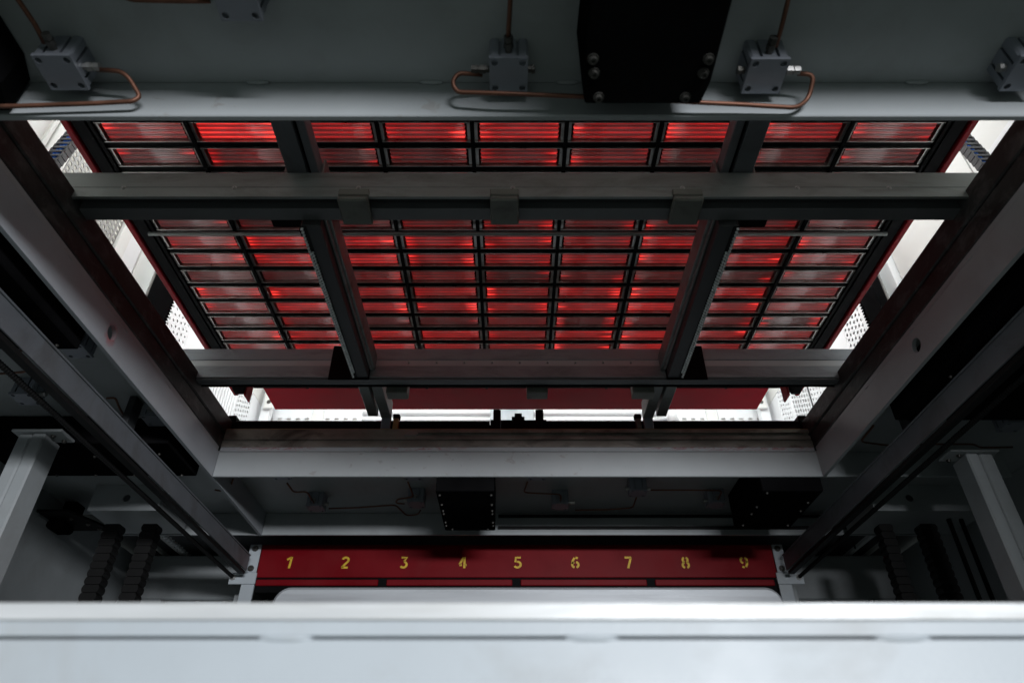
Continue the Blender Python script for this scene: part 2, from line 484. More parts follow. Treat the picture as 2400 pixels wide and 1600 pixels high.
box('seam_strip', (-XW, -XW + .012, 2.440, 2.4545, 1.152, 2.318), 'whiteb', wl, .002)
wr = side_wall(1)
perf_panel(1, 2.622, 2.842, 1.90, 2.318, 0.031, 0.0095, 'whiteb', wr)
box('panel', (XW, XW + .02, 2.622, 2.842, 1.152, 1.898), 'whiteb', wr, .002)
perf_panel(1, 3.002, 3.374, 1.90, 2.318, 0.033, 0.009, 'whiteb', wr)
box('panel', (XW, XW + .02, 3.002, 3.374, 1.152, 1.898), 'whiteb', wr, .002)
perf_panel(1, 3.402, 3.618, 1.90, 2.318, 0.033, 0.0105, 'whiteb', wr, 1.2)
box('panel', (XW, XW + .02, 3.402, 3.618, 1.152, 1.898), 'whiteb', wr, .002)
perf_panel(1, 3.662, 3.798, 1.90, 2.318, 0.033, 0.008, 'whiteb', wr)
box('panel', (XW, XW + .02, 3.662, 3.798, 1.152, 1.898), 'whiteb', wr, .002)
box('batten', (XW - .014, XW, 1.44, 1.60, 1.152, 1.985), 'whiteb', wr, .003)
box('seam_strip', (XW - .006, XW + .001, 3.374, 3.382, 1.152, 2.318), 'dark', wr, .001)
for s_ in (-1, 1):                           # outer skin behind the holes, left one lit by the added cavity light
    tag(box('outer_wall', ((XW + .10, XW + .11, .05, 4.1, 1.152, 2.95) if s_ > 0 else (-XW - .11, -XW - .10, .05, 4.1, 1.152, 2.95)), 'white', None, 0), None, kind='structure')
bw = box('back_wall', (-XW - .02, XW + .02, 4.002, 4.05, 2.42, 2.95), 'white', None, 0); tag(bw, None, kind='structure')
box('panel', (-XW, XW, 4.002, 4.05, 1.22, 2.09), 'whiteb', bw, 0.002)


def sq_row(x0, x1):
    nx = round((x1 - x0) / .055); us = [x0 + (x1 - x0) * i / nx for i in range(nx + 1)]; vs = [2.092, 2.15, 2.205, 2.26, 2.418]

    def hole(i, j):
        if j not in (1, 2): return None
        return ((us[i] + us[i + 1]) / 2, (vs[j] + vs[j + 1]) / 2, .020, .020)
    plate_holes('perforated_panel', us, vs, hole, lambda u, v, w_: (u, 4.002 + w_, v), .003, 'whiteb', bw, n=4)


sq_row(-1.66, -1.36); sq_row(-1.28, -.98); sq_row(.98, 1.28); sq_row(1.36, 1.66)
for (x0, x1) in ((-1.698, -1.662), (-1.358, -1.282), (-.978, .978), (1.282, 1.358), (1.662, 1.698)):
    box('panel', (x0, x1, 4.002, 4.010, 2.092, 2.418), 'white', bw, 0.001)
box('backing', (-XW, XW, 4.012, 4.016, 2.10, 2.41), 'white', bw, 0)
for sg in (-1, 1):                           # corner posts with bolted angle brackets
    box('corner_post', (sg * 1.64 - .03, sg * 1.64 + .03, 3.90, 3.96, 1.22, 2.9), 'whiteb', bw, .004)
    br = box('corner_bracket', (sg * 1.62 - .035, sg * 1.62 + .035, 3.880, 3.898, 2.25, 2.42), 'white', bw, .006)
    for dz in (.05, .11): bolt((sg * 1.62, 3.880, 2.25 + dz), (0, -1, 0), br, .010, .008)
for z, r in ((2.235, .022), (2.185, .013)):  # pipes along the back wall
    o = tag(lathe('conduit', [(0, r), (2.0, r)], (-1.0, 3.92, z), (1, 0, 0), 'whiteb', None, 14, True),
            'thick white conduit running across the white back wall' if r > .02 else 'thin white conduit below the thick one on the back wall', 'conduit')
o = thing('mounting_plate', (0.0, 3.86, 2.1), 'light grey bolted plate with a steel shaft behind the spindle coupling', 'plate')
box('plate', (-.16, .12, 3.86, 3.885, 2.10, 2.42), 'pale', o, .003)
lathe('shaft', [(0, .03), (.02, .03), (.02, .022), (.09, .010)], (-.02, 3.858, 2.27), (0, -1, 0), 'steelbolt', o, 14, True)
for dx in (-.075, .035): bolt((dx, 3.86, 2.275), (0, -1, 0), o, .014, .02)
o = tag(tube('corrugated_hose', [(1.02, 3.85, 2.1), (1.0, 3.84, 2.25), (.97, 3.84, 2.45), (1.05, 3.86, 2.6)], .035, 'whiteb', None, .1, 14),
        'short white flexible hose hanging at the back wall beside square vents', 'hose')
tag(box('ceiling', (-1.85, 1.85, 0, 4.15, 2.952, 3.0), 'white', None, 0), None, kind='structure')
tag(box('front_wall', (-1.85, 1.85, .02, .048, 1.152, 2.95), 'white', None, 0), None, kind='structure')
tag(box('baffle_shelf', (-2.0, 2.0, 2.93, 4.15, 1.17, 1.215), 'dark', None, 0), None, kind='structure')  # unseen, added to keep enclosure light out of the lower chamber
# dim lower chamber
for s_ in (-1, 1):
    tag(box('side_skirt', ((1.95, 1.99, .3, 4.1, FL, 1.148) if s_ > 0 else (-1.99, -1.95, .3, 4.1, FL, 1.148)), 'grey', None, 0), None, kind='structure')
tag(box('rear_wall', (-1.95, 1.95, 4.0, 4.04, FL, 1.165), 'dark', None, 0), None, kind='structure')
for sg in (-1, 1):
    o = thing('rear_cabinet', (sg * 1.6, 3.5, FL), 'grey folded sheet metal cabinet behind hanging chains, beside the red drawer\'s %s end' % ('brightly lit' if sg < 0 else 'shaded'), 'cabinet')
    lo, hi = sorted((sg * 1.33, sg * 1.72))
    box('door', (lo, hi, 3.46, 3.50, FL, 0.92), 'pale', o, .006)
    lo, hi = sorted((sg * 1.725, sg * 1.94)); box('side_panel', (lo, hi, 3.42, 3.50, FL, 0.92), 'grey', o, .006)
    lo, hi = sorted((sg * 1.33, sg * 1.94)); box('header', (lo, hi, 3.44, 3.50, .925, 1.14), 'grey', o, .006)
    lo, hi = sorted((sg * 1.262, sg * 1.325)); box('edge_angle', [(lo, hi, 3.30, 3.31, FL, 1.02), ((lo, lo + .008, 3.30, 3.5, FL, 1.02) if sg > 0 else (hi - .008, hi, 3.30, 3.5, FL, 1.02))], 'grey', o, .002)
    for dx in (1.43, 1.56): box('fold', (sg * dx - .012, sg * dx + .012, 3.452, 3.4595, FL, .92), 'grey', o, .003)

# ------------------------------------------------------------------ upper frame (ring of downward open channels)
fr = thing('upper_frame', (0, 1.5, 1.05), 'grey painted steel ring frame of channels around the opening under the heater', 'frame')
box('front_plate', (-1.99, 1.99, .06, .7628, 1.1495, 1.160), 'grey', fr)
box('front_flange', (-1.99, 1.99, .763, .775, 1.05, 1.160), 'grey_scuffed', fr, .002)
box('front_lip', (-1.80, 1.80, .06, .072, 1.05, 1.1493), 'grey', fr)
box('left_plate', (-1.99, -1.1225, .7755, 2.92, 1.1495, 1.160), 'grey', fr)
box('right_plate', (1.1225, 1.99, .7755, 2.92, 1.1495, 1.160), 'grey', fr)
box('left_bounce_sheet', (-1.695, -1.165, .78, 2.92, 1.1605, 1.1640), 'whiteb', fr, 0)  # white sheet added as a reflector to brighten the outer heater cells
box('right_bounce_sheet', (1.165, 1.695, .78, 2.92, 1.1605, 1.1640), 'whiteb', fr, 0)  # added reflector, same purpose on this side
box('far_plate', (-1.1220, 1.1220, 2.3125, 2.92, 1.1495, 1.160), 'grey', fr)
box('far_flange', (-1.1095, 1.80, 2.30, 2.312, 1.05, 1.1493), 'grey_scuffed', fr, .002)
box('far_ledge', (-1.1095, 1.1095, 2.304, 2.312, 1.1530, 1.1700), 'grey_marked', fr, .001)
box('far_outer_flange', [(-1.1095, 1.80, 2.90, 2.912, 1.05, 1.1490), (-1.80, -1.123, 2.90, 2.912, 1.05, 1.1490)], 'grey', fr, .002)
for sg in (-1, 1):
    yh = 1.497 if sg < 0 else 1.556; y1 = 2.912 if sg < 0 else 2.2995
    us = [.776, yh - .04, yh + .04, y1]; vs = [1.05, 1.1493]
    plate_holes('side_flange', us, vs, lambda i, j: ((yh, 1.105, .0215, .0215) if i == 1 else None),
                (lambda u, v, w_: (sg * (1.11 + w_), u, v)), .012, 'grey_tinged' if sg < 0 else 'grey', fr, n=20)
    box('side_ledge', (min(sg * 1.114, sg * 1.122), max(sg * 1.114, sg * 1.122), .776, 2.30, 1.1530, 1.1700), 'grey', fr, .001)
for px in (590, 990, 1305, 2110): p = PY(px * 1.0204, 194, .758); bead((p[0], .7605, 1.1480), .024, .004, .006, fr)
for px in (700, 860, 1018, 1180, 1395, 1590, 1760): p = PY(px, 1061, 2.30); bead((p[0], 2.2995, 1.1505), .014, .003, .0028, fr)
for y in (1.25, 1.55, 1.85, 2.12):
    for sg in (-1, 1): bead((sg * 1.1105, y, 1.1505), .003, .014, .0028, fr)
for x in (-.76, -.56): bead((x, 2.8985, 1.147), .016, .003, .004, fr)
# posts carrying the frame
for sg in (-1, 1):
    o = thing('frame_post', (sg * 1.56, 1.97, FL), 'grey folded steel post with bolted head plate, %s' % ('beside the black motor bracket' if sg < 0 else 'scratched along its edge'), 'post')
    xo, xm, xi, y0 = (1.600, 1.556, 1.512, 1.945) if sg < 0 else (1.60, 1.551, 1.508, 2.085)
    def X(a, b): return (min(sg * a, sg * b), max(sg * a, sg * b))
    box('post', (*X(xi, xm - .002), y0, y0 + .09, FL, 1.0385), 'grey', o, .005)
    box('post', (*X(xm + .002, xo), y0 + .004, y0 + .09, FL, 1.0385), 'grey', o, .005)
    hp = box('head_plate', (*X(xi - .055, xo + .02), y0 - .01, y0 + .072, 1.039, 1.0485), 'grey', o, .003)
    for (x, y) in ((xi - .012, y0 + .022), (xi - .028, y0 + .058)): bolt((sg * x, y, 1.039), (0, 0, -1), hp, .006, .007)

for sg in (-1, 1):                           # unseen columns, added to keep the hall light off the right side
    o = thing('added_blocker', (sg * 1.62, -.05, FL), 'grey boxed column added out of view to block light, on the %s side' % ('red-tinged flange' if sg < 0 else 'clean bored flange'), 'column')
    lo, hi = sorted((sg * 1.40, sg * 1.99)); box('column', (lo, hi, -.14, .055, FL, 1.16), 'grey', o, .006)
    box('base_plate', (lo - .02, hi + .02, -.17, .058, FL, FL + .015), 'grey', o, .003)

# ------------------------------------------------------------------ stained aluminium seal frame on top of the opening
sf = thing('seal_frame', (0, 1.5, 1.17), 'stained brown aluminium seal frame lining the opening above the grey ledge', 'frame')
for sg in (-1, 1):
    def X(a, b): return (min(sg * a, sg * b), max(sg * a, sg * b))
    box('side_rail', (*X(1.112, 1.16), .80, 2.345, 1.1705, 1.228), 'alu_dirty', sf, .003)
    box('side_cap', (*X(1.107, 1.16), .80, 2.345, 1.2285, 1.2990), 'alu_dirty', sf, .004)
box('far_rail', (-1.1115, 1.1115, 2.306, 2.345, 1.1705, 1.201), 'stain', sf, .002)
box('far_rail', [(-1.1065, -.415, 2.302, 2.345, 1.2015, 1.2435), (-.415, 1.1065, 2.302, 2.345, 1.2015, 1.2170),
                 (-.415, 1.1065, 2.312, 2.345, 1.2170, 1.2300), (-.415, 1.1065, 2.302, 2.345, 1.2300, 1.2435)], 'stain', sf, 0)
tag(box('brass_strip', (-1.1065, 1.1065, 2.304, 2.345, 1.2440, 1.2480), 'brass', sf, .001), None)
prism('groove_plug', [(-.43, 1.216), (-.41, 1.234), (-.395, 1.2345), (-.375, 1.226), (-.372, 1.220), (-.395, 1.2145)], 'zinc', sf, .001, 'y', 2.297, 2.3115)
box('front_rail', (-1.1065, 1.1065, .778, .815, 1.1705, 1.2435), 'alu_dirty', sf, .003)


# ------------------------------------------------------------------ heater bank
hb = thing('heater_bank', (0, 1.8, 1.55), 'overhead bank of red glowing quartz heating elements in a black grid with red housing', 'heater')
NR0, NR1 = -3, 16
CP, RP, Y0, ZH = 0.2585, 0.0857, 1.1895, 1.56
YA, YB = Y0 + (NR0 - .5) * RP, Y0 + (NR1 - .5) * RP
box('backing_plate', (-1.215, 1.215, YA - .03, YB + .03, 1.586, 1.592), 'black', hb, 0)
for s_ in (-1, 1):
    lo, hi = sorted((s_ * 1.218, s_ * 1.238)); box('housing_side', (lo, hi, YA - .05, YB + .05, 1.552, 1.79), 'red', hb, .003)
    lo, hi = sorted((s_ * 1.160, s_ * 1.2165)); box('border', (lo, hi, YA - .04, YB + .04, 1.560, 1.585), 'black', hb, .004)
    lo, hi = sorted((s_ * 1.172, s_ * 1.180)); box('border_lip', (lo, hi, YA - .04, YB + .04, 1.553, 1.5595), 'black', hb, .001)
box('housing_front', (-1.2165, 1.2165, YA - .05, YA - .035, 1.552, 1.79), 'red', hb, .003)
box('housing_top', (-1.238, 1.238, YA - .05, YB + .05, 1.7905, 1.80), 'red', hb, .003)
for r in range(NR0, NR1 + 1):
    y = Y0 + (r - .5) * RP
    box('cross_rail', (-1.158, 1.158, y - .0085, y + .0085, 1.5655, 1.585), 'black', hb, .001)
for c in range(10):
    x = (c - 4.5) * CP
    box('divider', (x - .0055, x + .0055, YA, YB, 1.5560, 1.5652), 'black', hb, .001)
box('rear_plate', (-1.2285, 1.2285, YB + .055, 3.030, 1.750, 1.756), 'crimson', hb, .002)
box('rear_apron', (-1.20, 1.20, YB + .052, YB + .060, 1.60, 1.7495), 'red', hb, .002)
lathe('brace_tube', [(0, .0065), (2.34, .0065)], (-1.172, 1.559, 1.540), (1, 0, 0), 'alu', hb, 10, True)
for s_ in (-1, 1):
    pr = [(-1.196, 1.52), (-1.160, 1.462), (-1.124, 1.462), (-1.119, 1.52)]
    if s_ > 0: pr = [(-x + .004, z) for x, z in pr][::-1]
    prism('hanger_tab', pr, 'black', hb, .003, 'y', 2.400, 2.410)
    lo, hi = sorted((s_ * 1.118, s_ * 1.126)); box('hanger_side', (lo, hi, 2.4105, 2.47, 1.462, 1.555), 'red', hb, .001)
# element meshes shared between all cells
HW, HH = 0.1135, 0.0295


def element_meshes():
    V, F = [], []; nt = 8; p = 2 * HH / nt; seg = 6
    for t in range(nt):
        yc = -HH + p * (t + .5); b = len(V)
        for xx in (-HW + .004 + .002 * (t % 2), HW - .004 - .002 * (t % 2)):
            for q in range(seg + 1):
                a = math.pi + math.pi * q / seg
                V.append((xx, yc + math.cos(a) * p * .5, .012 + math.sin(a) * p * .27))
        for q in range(seg): F.append((b + q, b + q + 1, b + seg + 2 + q, b + seg + 1 + q))
        F.append(tuple(b + q for q in range(seg + 1))); F.append(tuple(b + seg + 1 + q for q in range(seg, -1, -1)))
    me = bpy.data.meshes.new('tubes'); me.from_pydata(V, [], F); me.materials.append(M['quartz'])
    for pl in me.polygons: pl.use_smooth = len(pl.vertices) == 4
    t_ = .0019
    V, F = boxgeo([(-HW - .0115, HW + .0115, -t_ / 2, t_ / 2, .0, .0235)])
    rim = bpy.data.meshes.new('rim'); rim.from_pydata(V, [], F); rim.materials.append(M['quartz_rim'])
    V, F = boxgeo([(-.005, .005, -HH - .001, HH + .001, .004, .0235)])
    cap = bpy.data.meshes.new('end_cap'); cap.from_pydata(V, [], F); cap.materials.append(M['quartz_rim'])
    V, F = boxgeo([(-HW - .0112, HW + .0112, -HH - .0013, HH + .0013, .0195, .0232)])
    tray = bpy.data.meshes.new('tray'); tray.from_pydata(V, [], F); tray.materials.append(M['black'])
    return me, rim, cap, tray


me_t, me_r, me_c, me_b = element_meshes()
hbw = wloc(hb)
for r in range(NR0, NR1):
    for c in range(9):
        o = bpy.data.objects.new('heating_element', me_b)
        o.location = Vector(((c - 4) * CP, Y0 + r * RP, 1.5615 + CZ)) - hbw; link(o, hb)
        k3 = r % 3
        lev = 0.34 if k3 == 1 else 0.80 + random.uniform(-.18, .25)
        if k3 == 1: lev += random.uniform(-.16, .06)
        if (r, c) == (0, 1): lev = 1.9
        if c in (1, 2, 6) and k3 != 1: lev *= 1.3
        if c in (0, 8): lev *= .72
        hot = lambda: random.choice((0, .25, .6, .9, 1.1)) * (1 if k3 != 1 else .55)
        q = bpy.data.objects.new('quartz_tubes', me_t); q.color = (lev * .38, hot(), hot(), 1); link(q, o)
        for sy in (-1, 1):
            e_ = bpy.data.objects.new('rim', me_r); e_.location = (0, sy * (HH + .002), 0); link(e_, o)
        for sx in (-1, 1):
            e_ = bpy.data.objects.new('end_cap', me_c); e_.location = (sx * (HW + .0065), 0, 0); link(e_, o)

# ------------------------------------------------------------------ cross bars and carriage bars below the heater
b1 = thing('cross_bar', (0, 1.2, 1.25), 'grey aluminium cross bar with three clamp blocks and a row of small screws', 'bar')
V, F = [], []
box('profile', [(-1.30, 1.30, 1.160, 1.238, 1.3075, 1.363)], 'alu', b1, .0015)
box('front_lip', (-1.30, 1.30, 1.1590, 1.168, 1.272, 1.3065), 'alu', b1, .001)
box('rear_web', (-1.30, 1.30, 1.197, 1.237, 1.270, 1.3070), 'web', b1, .0015)
for (x0, x1) in ((-.448, -.373), (-.074, -.003), (.376, .450)):
    box('clamp_block', (x0, x1, 1.150, 1.2375, 1.2515, 1.2695), 'block', b1, .004)
    box('clamp_plate', (x0, x1, 1.150, 1.1585, 1.2700, 1.292), 'block', b1, .002)
    for dx in (.016, .054): bolt((x0 + dx, 1.176, 1.363), (0, 0, 1), b1, .008, .010)
for px in (283, 538, 823, 1178, 1568, 1832, 2043):
    p = PY(px * 1.0204, 441, 1.158); bolt((p[0], 1.1588, 1.304), (0, -1, 0), b1, .0045, .003, 'zinc', 'screw')

b2 = thing('cross_bar', (0, 2.0, 1.25), 'grooved aluminium cross bar with nine drilled holes and three hanging blocks', 'bar')
box('profile', [(-1.30, 1.30, 1.980, 2.03, 1.3445, 1.391)], 'alu_brightened', b2, .001)
us = [-1.30]; hx = [-.382 + .09725 * i for i in range(9)]
for x in hx: us += [x - .02, x + .02]
us += [1.30]
plate_holes('groove_face', us, [1.3200, 1.3442], lambda i, j: ((hx[(i - 1) // 2], 1.334, .0045, .0045) if i % 2 else None), lambda u, v, w_: (u, 1.9835 + w_, v), .02, 'groove', b2, n=12)
box('lower_profile', [(-1.30, 1.30, 1.9805, 2.03, 1.272, 1.3197)], 'alu_brightened', b2, .001)
box('under_strip', (-1.30, 1.30, 1.984, 2.012, 1.2640, 1.2717), 'web', b2, .001)
box('rear_lip', (-1.30, 1.30, 2.0305, 2.034, 1.266, 1.33), 'black', b2, 0)
for (x0, x1) in ((-.460, -.386), (.032, .105), (.403, .478)):
    box('hanging_block', (x0, x1, 2.0345, 2.082, 1.243, 1.300), 'block', b2, .003)

for sg in (-1, 1):
    L = thing('carriage_bar', (sg * .53, 1.6, 1.25), 'dark longitudinal bar with a pegged belt strip, above %s' % ('yellow figures two and three' if sg < 0 else 'yellow figures seven and eight'), 'bar')
    def X(a, b): return (min(sg * a, sg * b), max(sg * a, sg * b))
    box('outer_rail', (*X(.536, .574), 2.0345, 2.302, 1.300, 1.330), 'alu', L, .002)
    box('inner_rail', (*X(.487, .526), 2.0345, 2.317, 1.300, 1.3690), 'alu', L, .002)
    box('inner_rail', (*X(.4935, .526), 1.2385, 1.9795, 1.300, 1.3620), 'alu', L, .002)
    box('outer_rail', (*X(.543, .594), .80, 1.330, 1.3665, 1.400), 'railgrey', L, .002)
    box('inner_rail', (*X(.512, .533), .80, 1.330, 1.3665, 1.412), 'railgrey', L, .002)
    box('web', (*X(.5335, .5425), .80, 1.330, 1.378, 1.395), 'black', L, 0)
    box('web', (*X(.5265, .5355), 2.0345, 2.18, 1.325, 1.330), 'black', L, 0)
    box('tongue', (*X(.488, .525), 2.3175, 2.330, 1.2490, 1.3400), 'cyl', L, .002)
    box('belt_beam', (*X(.508, .558), 1.2385, 1.9520, 1.2520, 1.2990), 'dark', L, .002)
    box('side_strip', (*X(.5005, .5065), 1.2385, 1.955, 1.285, 1.2995), 'alu', L, .001)
    pl = box('end_plate', (*X(.505, .645), 1.9525, 1.9580, 1.245, 1.386), 'black', L, .006)
    box('belt', (*X(.5440, .5600), 1.2385, 1.951, 1.2503, 1.2518), 'rubber', L, 0)
    V, F = [], []
    n = 60
    for i in range(n):
        y = 1.243 + i * (.705 / n)
        for q, xx in enumerate((.5525, .5455)):
            if q == 1 and not (6 < i < 57): continue
            yy = y + (.0059 if q else 0); b_ = len(V)
            vv, ff = boxgeo([(min(sg * xx, sg * (xx + .0058)), max(sg * xx, sg * (xx + .0058)), yy, yy + .0046, 1.2440, 1.2500)])
            V += vv; F += [tuple(b_ + t for t in f) for f in ff]
    tag(mesh('belt_pegs', V, F, 'peg', L), None, kind='stuff')
    box('sensor_box', (*X(.575, .685), 1.332, 1.360, 1.368, 1.392), 'black', L, .002)
    box('sensor_arm', (*X(.5745, .60), 1.3305, 1.36, 1.331, 1.3675), 'black', L, .001)
    for dx in (.502, .596):
        box('gusset', (*X(dx, dx + .008), 1.165, 1.215, 1.3635, 1.420), 'alu', L, .002)
    box('spindle_nut', (*X(.459, .479), 2.318, 2.345, 1.2490, 1.302), 'brass' if sg < 0 else 'block', L, .002)
    box('nut_head', (*X(.455, .483), 2.318, 2.345, 1.3025, 1.322), 'black', L, .004)

# spindle on the far rail
sp = thing('threaded_spindle', (0, 2.36, 1.285), 'black threaded spindle running across behind the stained far rail', 'spindle')
for (x0, x1) in ((-1.10, -.105), (.115, 1.10)):
    prof = []; nth = int((x1 - x0) / .005)
    for i in range(nth): prof += [(i * .005, .0105), (i * .005 + .0025, .0140)]
    lathe('thread', prof, (x0, 2.362, 1.300), (1, 0, 0), 'rubber', sp, 8)
box('bearing_block', (-.094, -.064, 2.349, 2.38, 1.2485, 1.359), 'black', sp, .003)
box('bearing_block', (.073, .104, 2.349, 2.38, 1.2485, 1.359), 'black', sp, .003)
box('coupling', [(-.021, .029, 2.35, 2.38, 1.2485, 1.326), (-.010, .019, 2.352, 2.378, 1.326, 1.342)], 'black', sp, 0)
box('base_bar', (-.0635, .0725, 2.352, 2.378, 1.2485, 1.312), 'black', sp, 0)
box('spindle_guard', [(-1.10, -.0945, 2.350, 2.375, 1.2485, 1.2885), (.1045, 1.10, 2.350, 2.375, 1.2485, 1.2885)], 'black', sp, 0)
for sg in (-1, 1): box('end_bearing', (min(sg * 1.1005, sg * 1.135), max(sg * 1.1005, sg * 1.135), 2.3455, 2.385, 1.22, 1.33), 'black', sp, .003)
for x in (-.105, .1045): lathe('collar', [(0, .017), (.010, .017)], (x if x > 0 else x + .0005, 2.362, 1.300), (1, 0, 0), 'black', sp, 10)

# ------------------------------------------------------------------ lift racks and cable chains in the side gaps
for sg in (-1, 1):
    o = thing('toothed_rack', (sg * 1.60, 2.5, 1.16), 'black vertical toothed rack standing against the white %s wall panels' % ('ribbed' if sg < 0 else 'round-holed'), 'rack')
    lo, hi = sorted((sg * 1.58, sg * 1.62)); box('rack_bar', (lo, hi, 2.315, 2.430, 1.1645, 2.8), 'matte_black', o, .002)
    lo2, hi2 = sorted((sg * 1.6205, sg * 1.628)); box('guide', (lo2, hi2, 2.308, 2.40, 1.1645, 2.8), 'galv_and_shade', o, .002)
    for i in range(44):
        z = 1.60 + i * .0165
        prism('tooth', [(2.4302, z), (2.4302, z + .0115), (2.462, z + .0082), (2.462, z + .0033)], 'matte_black', o, 0, 'x', lo + .003, hi - .003)

LNK = None


def cable_chain(name, x0, x1, y0, y1, z0, z1, pitch, label, sg, lean=0.0, cables=True, grp=None):
    """vertical energy chain: link frames stacked in z"""
    t = thing(name, ((x0 + x1) / 2, (y0 + y1) / 2, z0), label, 'cable chain', grp)
    n = int((z1 - z0) / pitch); first = None
    for i in range(n):
        z = z0 + i * pitch
        g = pitch * .08
        xi, xo = (x1, x0) if sg < 0 else (x0, x1)
        bxs = []
        for xs in ((x0, x0 + .005), (x1 - .005, x1)):
            bxs.append((*xs, y0, y1, z + g, z + pitch - g))
        bxs += [(x0 + .005, x1 - .005, y0 + .0005, y0 + .0035, z + pitch * .1, z + pitch * .48), (x0 + .005, x1 - .005, y1 - .0035, y1 - .0005, z + pitch * .1, z + pitch * .48)]
        if not cables:
            bxs = []
        if first is None and not cables:
            c1, q = .0045, pitch
            first = prism('link', [(x0 + c1, z + .001), (x1 - c1, z + .001), (x1, z + q * .35), (x1, z + q * .65), (x1 - c1, z + q - .001), (x0 + c1, z + q - .001), (x0, z + q * .65), (x0, z + q * .35)], 'rubber', t, 0, 'y', y0, y1); base = first.location.copy(); zb = z
            for bx in (x0 + .010, x1 - .010): pass
        elif first is None:
            first = box('link', bxs, 'chain', t, 0); base = first.location.copy(); zb = z
        else:
            c_ = first.copy(); link(c_, t); c_.location = base + Vector((0, lean * (z - zb), z - zb))
    if cables:
        for k_, (fx, mt) in enumerate(((.25, 'blue'), (.48, 'blue'), (.72, 'chain'))):
            xx = x0 + (x1 - x0) * fx; ym = (y0 + y1) / 2
            tube('cable', [(xx, ym - .004, z0), (xx, ym - .004 + lean * (z1 - z0), z1)], .0055, mt, t, .01, 8)
    return t


cable_chain('cable_chain', -1.552, -1.498, 1.435, 1.463, 1.60, 2.30, .025, 'dark cable chain with blue cables hanging before white perforated wall panel', -1, .14)
cable_chain('cable_chain', 1.498, 1.552, 1.430, 1.460, 1.60, 2.30, .025, 'dark cable chain with blue cables hanging before plain white wall panels', 1, .17)
for sg in (-1, 1):                           # bracket shelf carrying each chain
    tag(box('chain_bracket', (min(sg * 1.49, sg * 1.70), max(sg * 1.49, sg * 1.70), 1.43, 1.47, 1.575, 1.5985), 'white', None, .002),
        'small white wall bracket under the blue cable chain, %s side' % ('perforated wall' if sg < 0 else 'plain wall'), 'bracket')

# ------------------------------------------------------------------ pneumatic cylinders
def cyl_profile(h=.034):
    P = []
    g, d = .0055, .006
    side = [(-h, None)]
    pts = []
    for k in range(4):
        a = k * math.pi / 2; ca, sa = math.cos(a), math.sin(a)
        loc = [(-h + .004, -h)]
        for c in (-.45 * h, .45 * h): loc += [(c - g / 2, -h), (c - g / 2, -h + d), (c + g / 2, -h + d), (c + g / 2, -h)]
        loc += [(h - .004, -h)]
        pts += [(x * ca - y * sa, x * sa + y * ca) for x, y in loc]
    return pts


def cylinder(cx, cy, label, top=True, zf=1.088, zt=1.1490, fit=()):
    t = thing('pneumatic_cylinder', (cx, cy, zf), label, 'cylinder', 'compact cylinders in the frame channels')
    h = .034
    prism('body', [(cx + x, cy + y) for x, y in cyl_profile(h)], 'cyl', t, 0, 'z', zf + .0085, zt)
    hs = .0245
    us = [cx - h, cx - h + .0185, cx + h - .0185, cx + h]; vs = [cy - h, cy - h + .0185, cy + h - .0185, cy + h]

    def hole(i, j):
        if i == 1 or j == 1: return None
        return (cx + (-hs if i == 0 else hs), cy + (-hs if j == 0 else hs), .0058, .0058)
    plate_holes('cap', us, vs, hole, lambda u, v, w_: (u, v, zf + w_), .008, 'cyl', t, n=14)
    for (ax, L_, mt) in fit:
        d = Vector(ax); p = Vector((cx, cy, zf + .020)) + d * h
        lathe('fitting', [(0, .0065), (.007, .0065), (.007, .0085), (.007 + L_ * .45, .0085), (.007 + L_ * .45, .0060), (.007 + L_ * .55, .0060), (.007 + L_ * .55, .0080), (.007 + L_, .0080)], tuple(p), ax, mt, t, 6)
    return t


LF, RT, NR, FA = (-1, 0, 0), (1, 0, 0), (0, -1, 0), (0, 1, 0)
cylinder(-.818, .703, 'grey square cylinder beside black box, bright hex fitting feeding looped copper pipe', fit=((RT, .022, 'zinc'), (NR, .022, 'steelbolt')))
cylinder(-.466, .574, 'grey square cylinder set back from the front flange, its pipe running sideways', fit=((LF, .022, 'steelbolt'), (RT, .012, 'steelbolt')))
cylinder(-.026, .708, 'grey square cylinder in front channel left of wide black box, copper loop beneath', fit=((LF, .026, 'steelbolt'), (NR, .022, 'steelbolt'), (RT, .006, 'steelbolt')))
cylinder(.430, .710, 'grey square cylinder right of wide black box, bright fitting on its right', fit=((RT, .024, 'zinc'), (NR, .022, 'steelbolt'), (LF, .005, 'steelbolt')))
cylinder(.895, .705, 'grey square cylinder at end of front channel without any copper loop', fit=((LF, .006, 'zinc'),))
cylinder(-.833, 2.700, 'grey cylinder in far channel above yellow figure two, thin pipe to the next cylinder', fit=((RT, .010, 'zinc'), (NR, .012, 'zinc')))
cylinder(-.412, 2.660, 'grey cylinder in far channel beside the black box above yellow figure three', fit=((LF, .010, 'zinc'), (NR, .008, 'zinc'), (FA, .006, 'zinc')))
cylinder(.178, 2.680, 'grey cylinder in far channel above yellow figure six, white hex fitting', fit=((RT, .020, 'zinc'), (NR, .010, 'zinc')))
cylinder(.478, 2.545, 'grey cylinder in far channel hanging close behind the flange above yellow figure seven', fit=((RT, .010, 'zinc'), (LF, .006, 'zinc'), (FA, .008, 'zinc')))
cylinder(.815, 2.665, 'grey cylinder in far channel beside the black box above yellow figure eight', fit=((NR, .012, 'zinc'), (LF, .006, 'zinc')))
cylinder(-.890, 2.380, 'grey cylinder peeking below far flange above yellow figure one', fit=((FA, .010, 'steelbolt'),))
cylinder(-.395, 2.385, 'grey cylinder peeking below far flange above yellow figure three', fit=((FA, .012, 'zinc'),))
cylinder(.075, 2.385, 'grey cylinder peeking below far flange above yellow figure five', fit=((FA, .008, 'zinc'),))
